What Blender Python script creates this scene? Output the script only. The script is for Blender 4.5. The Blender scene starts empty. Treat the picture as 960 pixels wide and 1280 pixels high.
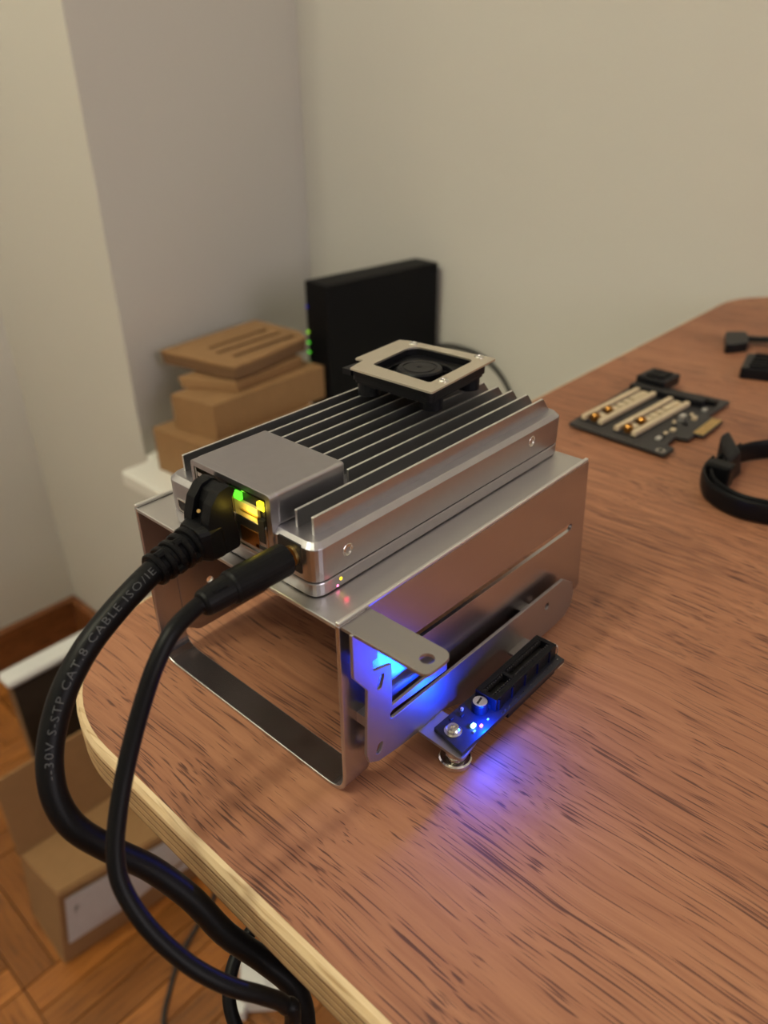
import bpy, bmesh, math, random
from math import pi, sin, cos, radians, sqrt
from mathutils import Vector, Matrix
from mathutils.geometry import tessellate_polygon
random.seed(7)
MM = 0.001
SC = bpy.context.scene
COL = SC.collection

# ------------------------------------------------------------------ camera, world, lights, exposure
CAM = Vector((-115.1, -122.4, 203.7))
cd = bpy.data.cameras.new('camera'); cam = bpy.data.objects.new('camera', cd); COL.objects.link(cam)
cam.location = CAM * MM
cam.rotation_mode = 'XYZ'; cam.rotation_euler = (1.0527, 0.0080, -0.8376)
cd.sensor_fit = 'VERTICAL'; cd.sensor_height = 8.9; cd.lens = 935.87 * 8.9 / 1280
cd.clip_start = 0.01; cd.clip_end = 30
cd.dof.use_dof = True; cd.dof.focus_distance = 0.25; cd.dof.aperture_fstop = 2.5
SC.camera = cam
SC.view_settings.view_transform = 'Standard'; SC.view_settings.look = 'None'
SC.view_settings.exposure = 0.0; SC.view_settings.gamma = 1.0
SC.view_settings.use_curve_mapping = False
w = bpy.data.worlds.new('world'); SC.world = w; w.use_nodes = True
w.node_tree.nodes['Background'].inputs[0].default_value = (0.9, 0.9, 1.0, 1)
w.node_tree.nodes['Background'].inputs[1].default_value = 0.05

def lamp(kind, name, loc, energy, color, size=0.05, rot=None, **k):
    l = bpy.data.lights.new(name, kind); l.energy = energy; l.color = color
    if kind == 'AREA': l.size = size
    else: l.shadow_soft_size = size
    o = bpy.data.objects.new(name, l); COL.objects.link(o); o.location = Vector(loc) * MM
    if rot: o.rotation_euler = rot
    return o
LAMP = Vector((-840, 400, 1560))
WARM = (1.0, 0.985, 0.73)
for k in range(3):
    a = k * 2 * pi / 3 + .4
    lamp('POINT', 'bulb_light', LAMP + Vector((170 * cos(a), 170 * sin(a), -62)), 15.5, WARM, 0.045)
lamp('AREA', 'right_fill_light', (-250, -2640, 900), 24, (0.95, 0.86, 0.86), 1.3, (radians(90), 0, 0))  # added fill light from the right, brightens the faces turned that way
# light of the small diodes
lamp('POINT', 'blue_diode_light', (46.4, -22.5, 15.0), 0.085, (0.0, 0.045, 1.0), 0.0012)
lamp('POINT', 'red_diode_light', (12.6, 9.2, 72.6), 0.00006, (1.0, 0.01, 0.09), 0.0006)
lamp('POINT', 'green_diode_light', (2.0, 46.5, 95.0), 0.00012, (0.25, 1.0, 0.05), 0.0008)
lamp('POINT', 'yellow_diode_light', (1.8, 40.5, 91.0), 0.0012, (1.0, 0.72, 0.08), 0.0010)

# ------------------------------------------------------------------ materials
def srgb(r, g, b):
    f = lambda c: (c / 255 / 12.92) if c / 255 <= .04045 else ((c / 255 + .055) / 1.055) ** 2.4
    return (f(r), f(g), f(b), 1)
def mat(name, col, rough=.5, metal=0, emit=None, es=0, noise=0, nscale=40, bump=0, bscale=200, spec=.5, aniso=0, trans=0):
    m = bpy.data.materials.new(name); m.use_nodes = True; nt = m.node_tree; b = nt.nodes['Principled BSDF']
    b.inputs['Base Color'].default_value = col; b.inputs['Roughness'].default_value = rough
    b.inputs['Metallic'].default_value = metal; b.inputs['Specular IOR Level'].default_value = spec
    if trans: b.inputs['Transmission Weight'].default_value = trans
    if emit: b.inputs['Emission Color'].default_value = emit; b.inputs['Emission Strength'].default_value = es
    tc = nt.nodes.new('ShaderNodeTexCoord')
    if noise:
        n = nt.nodes.new('ShaderNodeTexNoise'); n.inputs['Scale'].default_value = nscale; n.inputs['Detail'].default_value = 4
        nt.links.new(tc.outputs['Object'], n.inputs['Vector'])
        mx = nt.nodes.new('ShaderNodeMix'); mx.data_type = 'RGBA'
        mx.inputs[6].default_value = tuple(c * (1 - noise) for c in col[:3]) + (1,)
        mx.inputs[7].default_value = tuple(min(1, c * (1 + noise)) for c in col[:3]) + (1,)
        nt.links.new(n.outputs['Fac'], mx.inputs[0]); nt.links.new(mx.outputs[2], b.inputs['Base Color'])
    if bump:
        n2 = nt.nodes.new('ShaderNodeTexNoise'); n2.inputs['Scale'].default_value = bscale; n2.inputs['Detail'].default_value = 3
        nt.links.new(tc.outputs['Object'], n2.inputs['Vector'])
        bp = nt.nodes.new('ShaderNodeBump'); bp.inputs['Strength'].default_value = bump; bp.inputs['Distance'].default_value = .0003
        nt.links.new(n2.outputs['Fac'], bp.inputs['Height']); nt.links.new(bp.outputs['Normal'], b.inputs['Normal'])
    return m
def wood(name, dark, mid, light, pore, axis=1, fine=900, poresc=650, rough=.5, strip=14, porelo=.60, rnd=False, poreal=None):
    m = bpy.data.materials.new(name); m.use_nodes = True; nt = m.node_tree; N = nt.nodes; L = nt.links
    b = N['Principled BSDF']; b.inputs['Roughness'].default_value = rough
    tc = N.new('ShaderNodeTexCoord')
    def mapped(across, along, src=None):
        mp = N.new('ShaderNodeMapping'); s = [across] * 3; s[axis] = along
        mp.inputs['Scale'].default_value = s; L.new(src or tc.outputs['Object'], mp.inputs['Vector']); return mp
    wn = N.new('ShaderNodeTexNoise'); wn.inputs['Scale'].default_value = 9; wn.inputs['Detail'].default_value = 2
    L.new(tc.outputs['Object'], wn.inputs['Vector'])
    ad = N.new('ShaderNodeVectorMath'); ad.operation = 'MULTIPLY_ADD'
    ad.inputs[1].default_value = (.012,) * 3; L.new(wn.outputs['Color'], ad.inputs[0]); L.new(tc.outputs['Object'], ad.inputs[2])
    src = ad.outputs[0]
    def noise(across, along, det=3, rg=.5):
        n = N.new('ShaderNodeTexNoise'); n.inputs['Scale'].default_value = 1; n.inputs['Detail'].default_value = det
        n.inputs['Roughness'].default_value = rg
        L.new(mapped(across, along, src).outputs[0], n.inputs['Vector']); return n
    n1 = noise(strip, strip * .12, 3); n2 = noise(fine * .35, fine * .012, 4, .65); n3 = noise(poresc, poreal or poresc * .045, 1, .4)
    n4 = noise(40, 2.5, 2)
    s = N.new('ShaderNodeMath'); s.operation = 'MULTIPLY_ADD'; s.inputs[1].default_value = .55
    L.new(n2.outputs['Fac'], s.inputs[0])
    h = N.new('ShaderNodeMath'); h.operation = 'MULTIPLY'; h.inputs[1].default_value = .45
    L.new(n1.outputs['Fac'], h.inputs[0]); L.new(h.outputs[0], s.inputs[2])
    r = N.new('ShaderNodeValToRGB'); e = r.color_ramp.elements
    e[0].position = .36; e[0].color = dark; e[1].position = .66; e[1].color = light
    x = e.new(.5); x.color = mid
    L.new(s.outputs[0], r.inputs[0])
    # pores: dark short dashes, gathered in bands
    pm = N.new('ShaderNodeMath'); pm.operation = 'MULTIPLY_ADD'; pm.inputs[1].default_value = .28
    L.new(n4.outputs['Fac'], pm.inputs[0]); L.new(n3.outputs['Fac'], pm.inputs[2])
    pr = N.new('ShaderNodeValToRGB'); q = pr.color_ramp.elements
    q[0].position = porelo + .14; q[0].color = (0, 0, 0, 1); q[1].position = porelo + .26; q[1].color = (1, 1, 1, 1)
    L.new(pm.outputs[0], pr.inputs[0])
    mx = N.new('ShaderNodeMix'); mx.data_type = 'RGBA'; mx.inputs[7].default_value = pore
    L.new(pr.outputs[0], mx.inputs[0]); L.new(r.outputs[0], mx.inputs[6])
    out = mx.outputs[2]
    if rnd:
        oi = N.new('ShaderNodeObjectInfo'); hs = N.new('ShaderNodeHueSaturation')
        mr = N.new('ShaderNodeMapRange'); mr.inputs[3].default_value = .68; mr.inputs[4].default_value = 1.25
        L.new(oi.outputs['Random'], mr.inputs[0]); L.new(mr.outputs[0], hs.inputs['Value']); L.new(out, hs.inputs['Color']); out = hs.outputs[0]
    L.new(out, b.inputs['Base Color'])
    bp = N.new('ShaderNodeBump'); bp.inputs['Strength'].default_value = .25; bp.inputs['Distance'].default_value = .0002; bp.invert = True
    L.new(pr.outputs[0], bp.inputs['Height']); L.new(bp.outputs['Normal'], b.inputs['Normal'])
    return m
M = {}
M['alu'] = mat('anodised_aluminium', (.53, .51, .52, 1), .27, 1, bump=.10, bscale=2600, noise=.05, nscale=300)
M['alu_pc'] = mat('blasted_aluminium', (.51, .50, .53, 1), .30, 1, bump=.10, bscale=3200, noise=.05, nscale=300)
M['alu_plate'] = mat('satin_aluminium_plate', (.60, .58, .58, 1), .40, 1, bump=.12, bscale=2600)
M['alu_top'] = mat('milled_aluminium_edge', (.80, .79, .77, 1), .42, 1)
M['steel'] = mat('polished_steel', (.72, .70, .66, 1), .16, 1)
M['nickel'] = mat('brushed_nickel_plate', (.74, .68, .58, 1), .42, 1, bump=.1, bscale=1500)
M['brk'] = mat('galvanised_bracket', (.40, .38, .38, 1), .42, 1, bump=.15, bscale=2200)
M['blk'] = mat('black_rubber', (.004, .004, .005, 1), .42, bump=.1, bscale=1800, spec=.16)
M['blk2'] = mat('black_plastic', (.006, .006, .008, 1), .38, bump=.06, bscale=1500, spec=.2)
M['blkm'] = mat('matt_black_casing', (.004, .004, .005, 1), .55, spec=.12)
M['dark'] = mat('dark_port_cavity', (.012, .011, .012, 1), .5)
M['fin_shade'] = mat('shaded_fin_side', (.25, .25, .26, 1), .4, 1, bump=.1, bscale=2500)  # darker copy of the fin metal, paints the shade between fins
M['pcb'] = mat('black_circuit_board', (.012, .012, .016, 1), .42, noise=.5, nscale=700)
M['pcbg'] = mat('grey_circuit_board', (.028, .025, .026, 1), .6, noise=.3, nscale=500)
M['gold'] = mat('gold_plating', (.85, .58, .22, 1), .3, 1)
M['goldp'] = mat('gold_coloured_liner', (.85, .66, .28, 1), .45)
M['dbrown'] = mat('dark_brown_board', (.035, .022, .013, 1), .7)
M['brass'] = mat('brass_standoff', (.42, .20, .05, 1), .35, 1)
M['cream'] = mat('cream_connector_plastic', srgb(200, 180, 150), .5, noise=.08, nscale=300)
M['white'] = mat('white_plastic', (.72, .72, .72, 1), .4)
M['print'] = mat('grey_print', (.075, .075, .08, 1), .7)
M['wall'] = mat('painted_plaster_wall', (.60, .575, .535, 1), .9, noise=.02, nscale=3, bump=.25, bscale=120)
M['ceil'] = mat('white_ceiling', (.75, .74, .72, 1), .9)
M['sill'] = mat('white_painted_sill', (.80, .78, .74, 1), .4, noise=.02, nscale=8)
M['card'] = mat('brown_cardboard', srgb(148, 112, 74), .85, noise=.12, nscale=60, bump=.3, bscale=400)
M['cardd'] = mat('cardboard_edge', srgb(120, 90, 62), .9, noise=.35, nscale=500)
M['label'] = mat('pale_shipping_label', (.55, .54, .56, 1), .6, noise=.1, nscale=120)
M['ink'] = mat('smudged_label_ink', (.17, .17, .19, 1), .7)
M['base'] = wood('brown_skirting_wood', srgb(100, 58, 32), srgb(128, 78, 44), srgb(148, 94, 56), srgb(60, 30, 15), axis=0, rough=.35)
M['desk'] = wood('walnut_veneer', srgb(130, 84, 60), srgb(154, 102, 74), srgb(172, 120, 88), srgb(90, 54, 41), axis=1, rough=.58, poresc=1700, poreal=30, porelo=.565)
M['parq'] = wood('oak_parquet', srgb(138, 84, 36), srgb(165, 103, 48), srgb(190, 126, 64), srgb(110, 64, 28), axis=1, fine=400, poresc=300, rough=.3, rnd=True)
M['ply1'] = wood('light_ply_edge', srgb(194, 166, 126), srgb(210, 183, 144), srgb(222, 198, 160), srgb(178, 146, 106), axis=1, rough=.5)
M['ply2'] = mat('dark_ply_layer', srgb(128, 98, 70), .6, noise=.3, nscale=160)
M['ply3'] = mat('mid_ply_layer', srgb(172, 142, 104), .6, noise=.25, nscale=160)
def led(n, c, s): return mat(n, (0.02, 0.02, 0.02, 1), .3, emit=c, es=s)
M['ledg'] = led('green_led', (.12, 1, .03, 1), 1.6); M['ledyg'] = led('yellow_green_led', (.45, 1, .03, 1), 1.6)
M['ledgd'] = led('dim_green_led', (.3, .55, .25, 1), .35)
M['ledb'] = led('blue_led', (.02, .03, 1, 1), .5); M['ledy'] = led('yellow_led', (1, .85, .02, 1), 2.2)
M['ledo'] = led('amber_led', (1, .62, .02, 1), 2.5); M['ledc'] = led('white_blue_led', (.25, .75, 1, 1), 9)
M['ledp'] = led('red_led', (1, .15, .35, 1), 5)
M['fill_glow'] = led('added_pane_glow', (.35, .38, .75, 1), .5)  # glow of the added pane behind the fill light
M['bulb'] = led('warm_bulb', (1, .8, .55, 1), 12)

# ------------------------------------------------------------------ helpers (all coordinates in mm)
def tag(o, label=None, cat=None, group=None, kind=None):
    if label: o['label'] = label
    if cat: o['category'] = cat
    if group: o['group'] = group
    if kind: o['kind'] = kind
    return o
def thing(name, loc, label, cat, group=None):
    o = bpy.data.objects.new(name, None); COL.objects.link(o); o.location = Vector(loc) * MM
    o.empty_display_size = .01
    return tag(o, label, cat, group)
def worldloc(o):
    v = Vector((0, 0, 0))
    while o: v += o.location; o = o.parent
    return v
def obj(name, bm, m, parent=None, bevel=0, seg=2, smooth=False, origin=None, label=None):
    """link bm (in world mm) as one mesh object"""
    me = bpy.data.meshes.new(name)
    bmesh.ops.recalc_face_normals(bm, faces=bm.faces)
    base = worldloc(parent) if parent else Vector((0, 0, 0))
    if origin is None:
        if parent: off = base
        else:
            xs = [v.co for v in bm.verts]
            off = Vector((sum(v.x for v in xs) / len(xs), sum(v.y for v in xs) / len(xs), min(v.z for v in xs))) * MM
    else: off = Vector(origin) * MM
    for v in bm.verts: v.co = v.co * MM - off
    if smooth:
        for f in bm.faces: f.smooth = True
    bm.to_mesh(me); bm.free()
    ms = m if isinstance(m, (list, tuple)) else [m]
    for q in ms: me.materials.append(M[q])
    o = bpy.data.objects.new(name, me); COL.objects.link(o)
    if parent: o.parent = parent
    o.location = off - base
    if bevel:
        bv = o.modifiers.new('bevel', 'BEVEL'); bv.width = bevel * MM; bv.segments = seg; bv.limit_method = 'ANGLE'; bv.angle_limit = radians(35)
        bv.harden_normals = False
    if label: o['label'] = label
    return o
def box(bm, x0, x1, y0, y1, z0, z1, mi=0):
    vs = [bm.verts.new((x, y, z)) for z in (z0, z1) for x, y in ((x0, y0), (x1, y0), (x1, y1), (x0, y1))]
    for f in ((0, 1, 2, 3), (4, 5, 6, 7), (0, 1, 5, 4), (1, 2, 6, 5), (2, 3, 7, 6), (3, 0, 4, 7)):
        fc = bm.faces.new([vs[i] for i in f]); fc.material_index = mi
    return vs
def B(*a):
    bm = bmesh.new(); box(bm, *a); return bm
def hull8(bm, bot, top):
    n = len(bot)
    a = [bm.verts.new(p) for p in bot]; b = [bm.verts.new(p) for p in top]
    bm.faces.new(a); bm.faces.new(b)
    for i in range(n): bm.faces.new([a[i], a[(i + 1) % n], b[(i + 1) % n], b[i]])
def prism(bm, pts, z0, z1):
    hull8(bm, [(x, y, z0) for x, y in pts], [(x, y, z1) for x, y in pts])
def cyl(bm, c, r, h, ax=(0, 0, 1), n=24, r2=None):
    ax = Vector(ax).normalized(); c = Vector(c); r2 = r if r2 is None else r2
    u = ax.orthogonal().normalized(); v = ax.cross(u)
    a = [bm.verts.new(c + u * r * cos(t) + v * r * sin(t)) for t in [2 * pi * i / n for i in range(n)]]
    b = [bm.verts.new(c + ax * h + u * r2 * cos(t) + v * r2 * sin(t)) for t in [2 * pi * i / n for i in range(n)]]
    bm.faces.new(a); bm.faces.new(b)
    for i in range(n): bm.faces.new([a[i], a[(i + 1) % n], b[(i + 1) % n], b[i]])
def lathe(bm, c, prof, ax=(0, 0, 1), n=28):
    ax = Vector(ax).normalized(); c = Vector(c); u = ax.orthogonal().normalized(); v = ax.cross(u)
    rings = []
    for r, h in prof:
        rings.append([bm.verts.new(c + ax * h + (u * cos(2 * pi * i / n) + v * sin(2 * pi * i / n)) * max(r, .001)) for i in range(n)])
    for a, b in zip(rings, rings[1:]):
        for i in range(n): bm.faces.new([a[i], a[(i + 1) % n], b[(i + 1) % n], b[i]])
    bm.faces.new(rings[0]); bm.faces.new(rings[-1])
def catmull(P, sub=8):
    P = [Vector(p) for p in P]; Q = [P[0] * 2 - P[1]] + P + [P[-1] * 2 - P[-2]]; out = []
    for i in range(1, len(Q) - 2):
        a, b, c, d = Q[i - 1:i + 3]
        for k in range(sub):
            t = k / sub
            out.append(.5 * ((2 * b) + (c - a) * t + (2 * a - 5 * b + 4 * c - d) * t * t + (3 * b - a - 3 * c + d) * t ** 3))
    out.append(P[-1]); return out
def tube(bm, path, r, n=16, flat=None, up=None):
    """sweep a circle (or a flat rounded strip with half sizes flat=(a,b)) along a path"""
    T = [(path[min(i + 1, len(path) - 1)] - path[max(i - 1, 0)]).normalized() for i in range(len(path))]
    u = (Vector(up) if up else T[0].orthogonal()); u = (u - T[0] * u.dot(T[0])).normalized(); rings = []
    for i, p in enumerate(path):
        u = (u - T[i] * u.dot(T[i])).normalized(); v = T[i].cross(u)
        rr = r[i] if isinstance(r, list) else r
        if flat: rings.append([bm.verts.new(p + u * flat[0] * cos(t) + v * flat[1] * sin(t)) for t in [2 * pi * k / n for k in range(n)]])
        else: rings.append([bm.verts.new(p + u * rr * cos(t) + v * rr * sin(t)) for t in [2 * pi * k / n for k in range(n)]])
    for a, b in zip(rings, rings[1:]):
        for k in range(n): bm.faces.new([a[k], a[(k + 1) % n], b[(k + 1) % n], b[k]])
    bm.faces.new(rings[0]); bm.faces.new(rings[-1])
def plate(bm, outer, holes, f3, t):
    """2D outline with holes, f3(u, v, w) -> 3D, thickness t along w"""
    loops = [[Vector((a, b, 0)) for a, b in outer]] + [[Vector((a, b, 0)) for a, b in h] for h in holes]
    tris = tessellate_polygon(loops); flat = [p for l in loops for p in l]
    A = [bm.verts.new(f3(p.x, p.y, 0)) for p in flat]; Bv = [bm.verts.new(f3(p.x, p.y, t)) for p in flat]
    for a, b, c in tris:
        for V in (A, Bv):
            try: bm.faces.new((V[a], V[b], V[c]))
            except ValueError: pass
    o = 0
    for l in loops:
        n = len(l)
        for i in range(n):
            j = (i + 1) % n; bm.faces.new((A[o + i], A[o + j], Bv[o + j], Bv[o + i]))
        o += n
def circ(cx, cy, r, n=16, ry=None): return [(cx + r * cos(2 * pi * i / n), cy + (ry or r) * sin(2 * pi * i / n)) for i in range(n)]
def slot2(x0, y0, x1, y1, r, n=7):
    a = math.atan2(y1 - y0, x1 - x0); o = []
    for i in range(n): t = a + pi / 2 + pi * i / (n - 1); o.append((x0 + r * cos(t), y0 + r * sin(t)))
    for i in range(n): t = a - pi / 2 + pi * i / (n - 1); o.append((x1 + r * cos(t), y1 + r * sin(t)))
    return o
def roundpoly(pts, R, n=5):
    """round each corner of a 2D polygon with radius R (number or list)"""
    out = []; N = len(pts)
    for i in range(N):
        r = R[i] if isinstance(R, (list, tuple)) else R
        p = Vector(pts[i]); a = (Vector(pts[i - 1]) - p); b = (Vector(pts[(i + 1) % N]) - p)
        if r <= 0: out.append(tuple(p)); continue
        ang = a.angle(b); d = min(r / math.tan(ang / 2), a.length * .49, b.length * .49)
        s = p + a.normalized() * d; e = p + b.normalized() * d
        for k in range(n + 1):
            t = k / n; q = s * (1 - t) ** 2 + p * 2 * t * (1 - t) + e * t * t; out.append((q.x, q.y))
    return out
def torx_screw(parent, c, ax, r=2.1, name='screw'):
    bm = bmesh.new(); ax = Vector(ax).normalized()
    lathe(bm, Vector(c) - ax * .5, [(r, 0), (r, .62), (r * .93, .72), (r * .86, .72), (r * .78, .5), (r * .5, .62), (r * .42, .62), (r * .36, .2)], ax, 24)
    s = obj(name, bm, 'steel', parent)
    bm = bmesh.new(); cyl(bm, Vector(c) - ax * .3, r * .36, .28, ax, 6); obj('socket', bm, 'dark', s)
    return s

# ------------------------------------------------------------------ setting: walls, floor, ceiling
def struct(name, bm, m, **k): o = obj(name, bm, m, **k); o['kind'] = 'structure'; return o
FZ, CZ = -740, 1860
P2X, P1Y, BX, RX0, RY0, RY1 = 360, 1128, 803, -2700, 757, 882
bm = bmesh.new(); prism(bm, [(P2X, RY0), (BX, RY1), (BX + 130, RY1), (BX + 130, P1Y + 130), (P2X, P1Y + 130)], FZ, CZ)
struct('wall_left', bm, 'wall')
struct('wall_far', B(RX0, P2X, P1Y, P1Y + 130, FZ, CZ), 'wall')
struct('wall_back', B(BX, BX + 130, -2700, RY1, FZ, CZ), 'wall')
struct('wall_front', B(RX0 - 100, RX0, -2700, P1Y + 130, FZ, CZ), 'wall')
struct('wall_right', B(RX0 - 100, BX + 130, -2800, -2700, FZ, CZ), 'wall')
struct('ceiling', B(RX0 - 100, BX + 130, -2800, P1Y + 130, CZ, CZ + 100), 'ceil')
bm = bmesh.new(); prism(bm, [(P2X, -2700), (BX, -2700), (BX, RY1 - .5), (P2X, RY0 - .5)], FZ, -262); struct('wall_sill', bm, 'wall')
bm = bmesh.new(); prism(bm, roundpoly([(312, 741), (P2X, 741), (P2X, RY0), (BX, RY1), (BX, -2700), (312, -2700)], [6, 0, 0, 0, 0, 0]), -262, -240)
struct('trim_1', bm, 'sill', bevel=4, seg=3)
fl = struct('floor', B(RX0 - 100, BX + 130, -2800, P1Y + 130, FZ - 60, FZ - 6), 'base')
wb = bmesh.new()
for a in ((-950, -910, 200, 1600), (410, 450, 200, 1600), (-910, 410, 200, 240), (-910, 410, 1560, 1600), (-270, -230, 240, 1560)): box(wb, a[0], a[1], -2700, -2670, a[2], a[3])
wf = struct('added_window', wb, 'white')  # unseen window frame added to go with the fill light
obj('added_glow_pane', B(-910, 410, -2695, -2690, 240, 1560), 'fill_glow', wf)  # glowing pane added inside that frame
# parquet: squares of five slats, alternately turned
SW, SL = 40.0, 200.0
me_plank = None; cnt = 0; farbm = bmesh.new()
def slat_bm(L=SL, W=SW):
    b = bmesh.new(); g = .5
    hull8(b, [(-L / 2 + g, -W / 2 + g, 0), (L / 2 - g, -W / 2 + g, 0), (L / 2 - g, W / 2 - g, 0), (-L / 2 + g, W / 2 - g, 0)],
          [(-L / 2 + g + .6, -W / 2 + g + .6, 6), (L / 2 - g - .6, -W / 2 + g + .6, 6), (L / 2 - g - .6, W / 2 - g - .6, 6), (-L / 2 + g + .6, W / 2 - g - .6, 6)]); return b
sb = slat_bm(); bmesh.ops.recalc_face_normals(sb, faces=sb.faces)
bmesh.ops.rotate(sb, verts=sb.verts, cent=(0, 0, 0), matrix=Matrix.Rotation(pi / 2, 3, 'Z'))
for v in sb.verts: v.co *= MM
me_plank = bpy.data.meshes.new('plank'); sb.to_mesh(me_plank); sb.free(); me_plank.materials.append(M['parq'])
flo = fl.location
for i in range(-12, 3):
    for j in range(-13, 6):
        cx, cy = i * SL + 60, j * SL + 40
        if cx + 100 > P2X + 60 or cy + 100 > P1Y + 60: continue
        near = (-640 < cx) and (cy > -160)
        for k in range(5):
            o5 = (k - 2) * SW
            turned = (i + j) % 2
            px, py = (cx + o5, cy) if turned else (cx, cy + o5)
            if near:
                cnt += 1
                o = bpy.data.objects.new('plank', me_plank); COL.objects.link(o); o.parent = fl
                o.location = Vector((px, py, FZ - 6)) * MM - flo
                o.rotation_euler = (0, 0, (0 if turned else pi / 2) + (pi if (i * 7 + j * 3 + k) % 2 else 0))
            elif cx < 300:
                hx, hy = (SW / 2 - .5, SL / 2 - .5) if turned else (SL / 2 - .5, SW / 2 - .5)
                box(farbm, px - hx, px + hx, py - hy, py + hy, FZ - 6, FZ)
o = obj('plank_field', farbm, 'parq', fl); o['kind'] = 'stuff'
# skirting boards
def skirt(name, x0, x1, y0, y1, lie):
    bm = bmesh.new(); box(bm, x0, x1, y0, y1, FZ, -652)
    struct(name, bm, 'base', bevel=5, seg=3)
skirt('baseboard_far', RX0, P2X, P1Y - 16, P1Y, 0)
skirt('baseboard_left', P2X - 16, P2X, -2700, P1Y - 16, 1)

# ceiling lamp (outside the frame, gives the room its light)
t = thing('ceiling_lamp', (LAMP.x, LAMP.y, CZ), 'three-bulb brass ceiling lamp hanging from the white ceiling behind the camera', 'lamp')
bm = bmesh.new(); cyl(bm, (LAMP.x, LAMP.y, CZ - 20), 55, 20); obj('ceiling_rose', bm, 'gold', t)
bm = bmesh.new(); cyl(bm, (LAMP.x, LAMP.y, LAMP.z + 8), 6, CZ - 28 - LAMP.z); obj('rod', bm, 'gold', t)
for k in range(3):
    a = k * 2 * pi / 3 + .4; d = Vector((cos(a), sin(a), 0))
    bm = bmesh.new(); cyl(bm, LAMP + Vector((0, 0, 14)), 5, 175, d, 12); ar = obj('arm', bm, 'gold', t)
    bm = bmesh.new(); cyl(bm, LAMP + d * 170 + Vector((0, 0, -12)), 16, 26, (0, 0, 1)); obj('socket', bm, 'gold', t)

# ------------------------------------------------------------------ desk
TH = 19.0
DX0, DX1, DY0, DY1 = -44.0, 799.0, -1300.0, 149.0
t = thing('desk', (380, -560, FZ), 'rounded-corner desk with walnut-coloured veneer top and pale plywood edge', 'desk')
def rr(i):  # outline inset by i
    return roundpoly([(DX0 + i, DY0 + i), (DX1 - i, DY0 + i), (DX1 - i, DY1 - i), (DX0 + i, DY1 - i)], 74 - i, 14)
def arc_outline(i):
    R = 70.0 - i; out = []
    for (cx, cy, a0) in ((DX0 + 70, DY0 + 70, pi), (DX1 - 82, DY0 + 70, -pi / 2), (DX1 - 82, DY1 - 82 + 12 - 12, 0), (DX0 + 70, DY1 - 70, pi / 2)):
        R2 = (82.0 if cx > 400 else 70.0) - i
        for k in range(17):
            a = a0 + pi / 2 * k / 16; out.append((cx + R2 * cos(a), cy + R2 * sin(a)))
    return out
def loft(bm, rings, mis=None):
    V = [[bm.verts.new(p) for p in r] for r in rings]
    for q, (a, b) in enumerate(zip(V, V[1:])):
        n = len(a)
        for i in range(n): bm.faces.new([a[i], a[(i + 1) % n], b[(i + 1) % n], b[i]])
    return V
bm = bmesh.new(); V = loft(bm, [[(x, y, -3) for x, y in arc_outline(2.9)], [(x, y, 0) for x, y in arc_outline(2.9)]])
bm.faces.new(V[0]); bm.faces.new(V[1]); obj('veneer_top', bm, 'desk', t)
rings = [(arc_outline(2.9), -3.0), (arc_outline(2.85), -.02), (arc_outline(1.4), -.5), (arc_outline(.1), -2.4), (arc_outline(0), -4.4)]
bm = bmesh.new(); V = loft(bm, [[(x, y, z) for x, y in r] for r, z in rings]); bm.faces.new(V[0]); bm.faces.new(V[-1])
obj('edge_band', bm, 'ply1', t)
layers = [(-4.4, -6.2, 'ply2'), (-6.2, -8.6, 'ply3'), (-8.6, -10.0, 'ply2'), (-10.0, -12.6, 'ply3'), (-12.6, -14, 'ply2'), (-14, -16.8, 'ply3'), (-16.8, -TH, 'ply2')]
for k, (a, b, m_) in enumerate(layers):
    bm = bmesh.new(); i0 = .15 if m_ == 'ply2' else 0
    if k == 6: V = loft(bm, [[(x, y, a) for x, y in arc_outline(i0)], [(x, y, b + .9) for x, y in arc_outline(i0)], [(x, y, b) for x, y in arc_outline(1.4)]])
    else: V = loft(bm, [[(x, y, a) for x, y in arc_outline(i0)], [(x, y, b) for x, y in arc_outline(i0)]])
    bm.faces.new(V[0]); bm.faces.new(V[-1]); obj('ply_layer', bm, m_, t)
for yy in (-250, -1050):
    for (a, b) in ((110, 660),):
        obj('leg', B(170, 220, yy - 25, yy + 25, FZ + 30, -TH - 30), 'white', t, bevel=3)
        obj('foot', B(60, 305, yy - 30, yy + 30, FZ, FZ + 30), 'white', t, bevel=5)
        obj('top_bracket', B(100, 660, yy - 25, yy + 25, -TH - 30, -TH), 'white', t, bevel=2)

# ------------------------------------------------------------------ aluminium stand
W_, L_, H_ = 105.4, 143.0, 71.0
t = thing('device_stand', (70, 52, 0), 'open silver aluminium stand carrying the finned computer on the desk', 'stand')
bm = bmesh.new()   # front loop: rounded hoop of sheet metal
def hoop(i):
    return roundpoly([(i, i), (W_ - i, i), (W_ - i, H_ - .2), (i, H_ - .2)], [9 - i, 9 - i, 0, 0], 8)
def hoop_loop():
    o = hoop(0); inn = hoop(1.5)
    return o, inn
o_, i_ = hoop_loop()
a = []; n = len(o_)
# U profile (open at the top where the plate sits)
pts_o = [(y, z) for y, z in o_]; pts_i = [(y, z) for y, z in i_]
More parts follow.
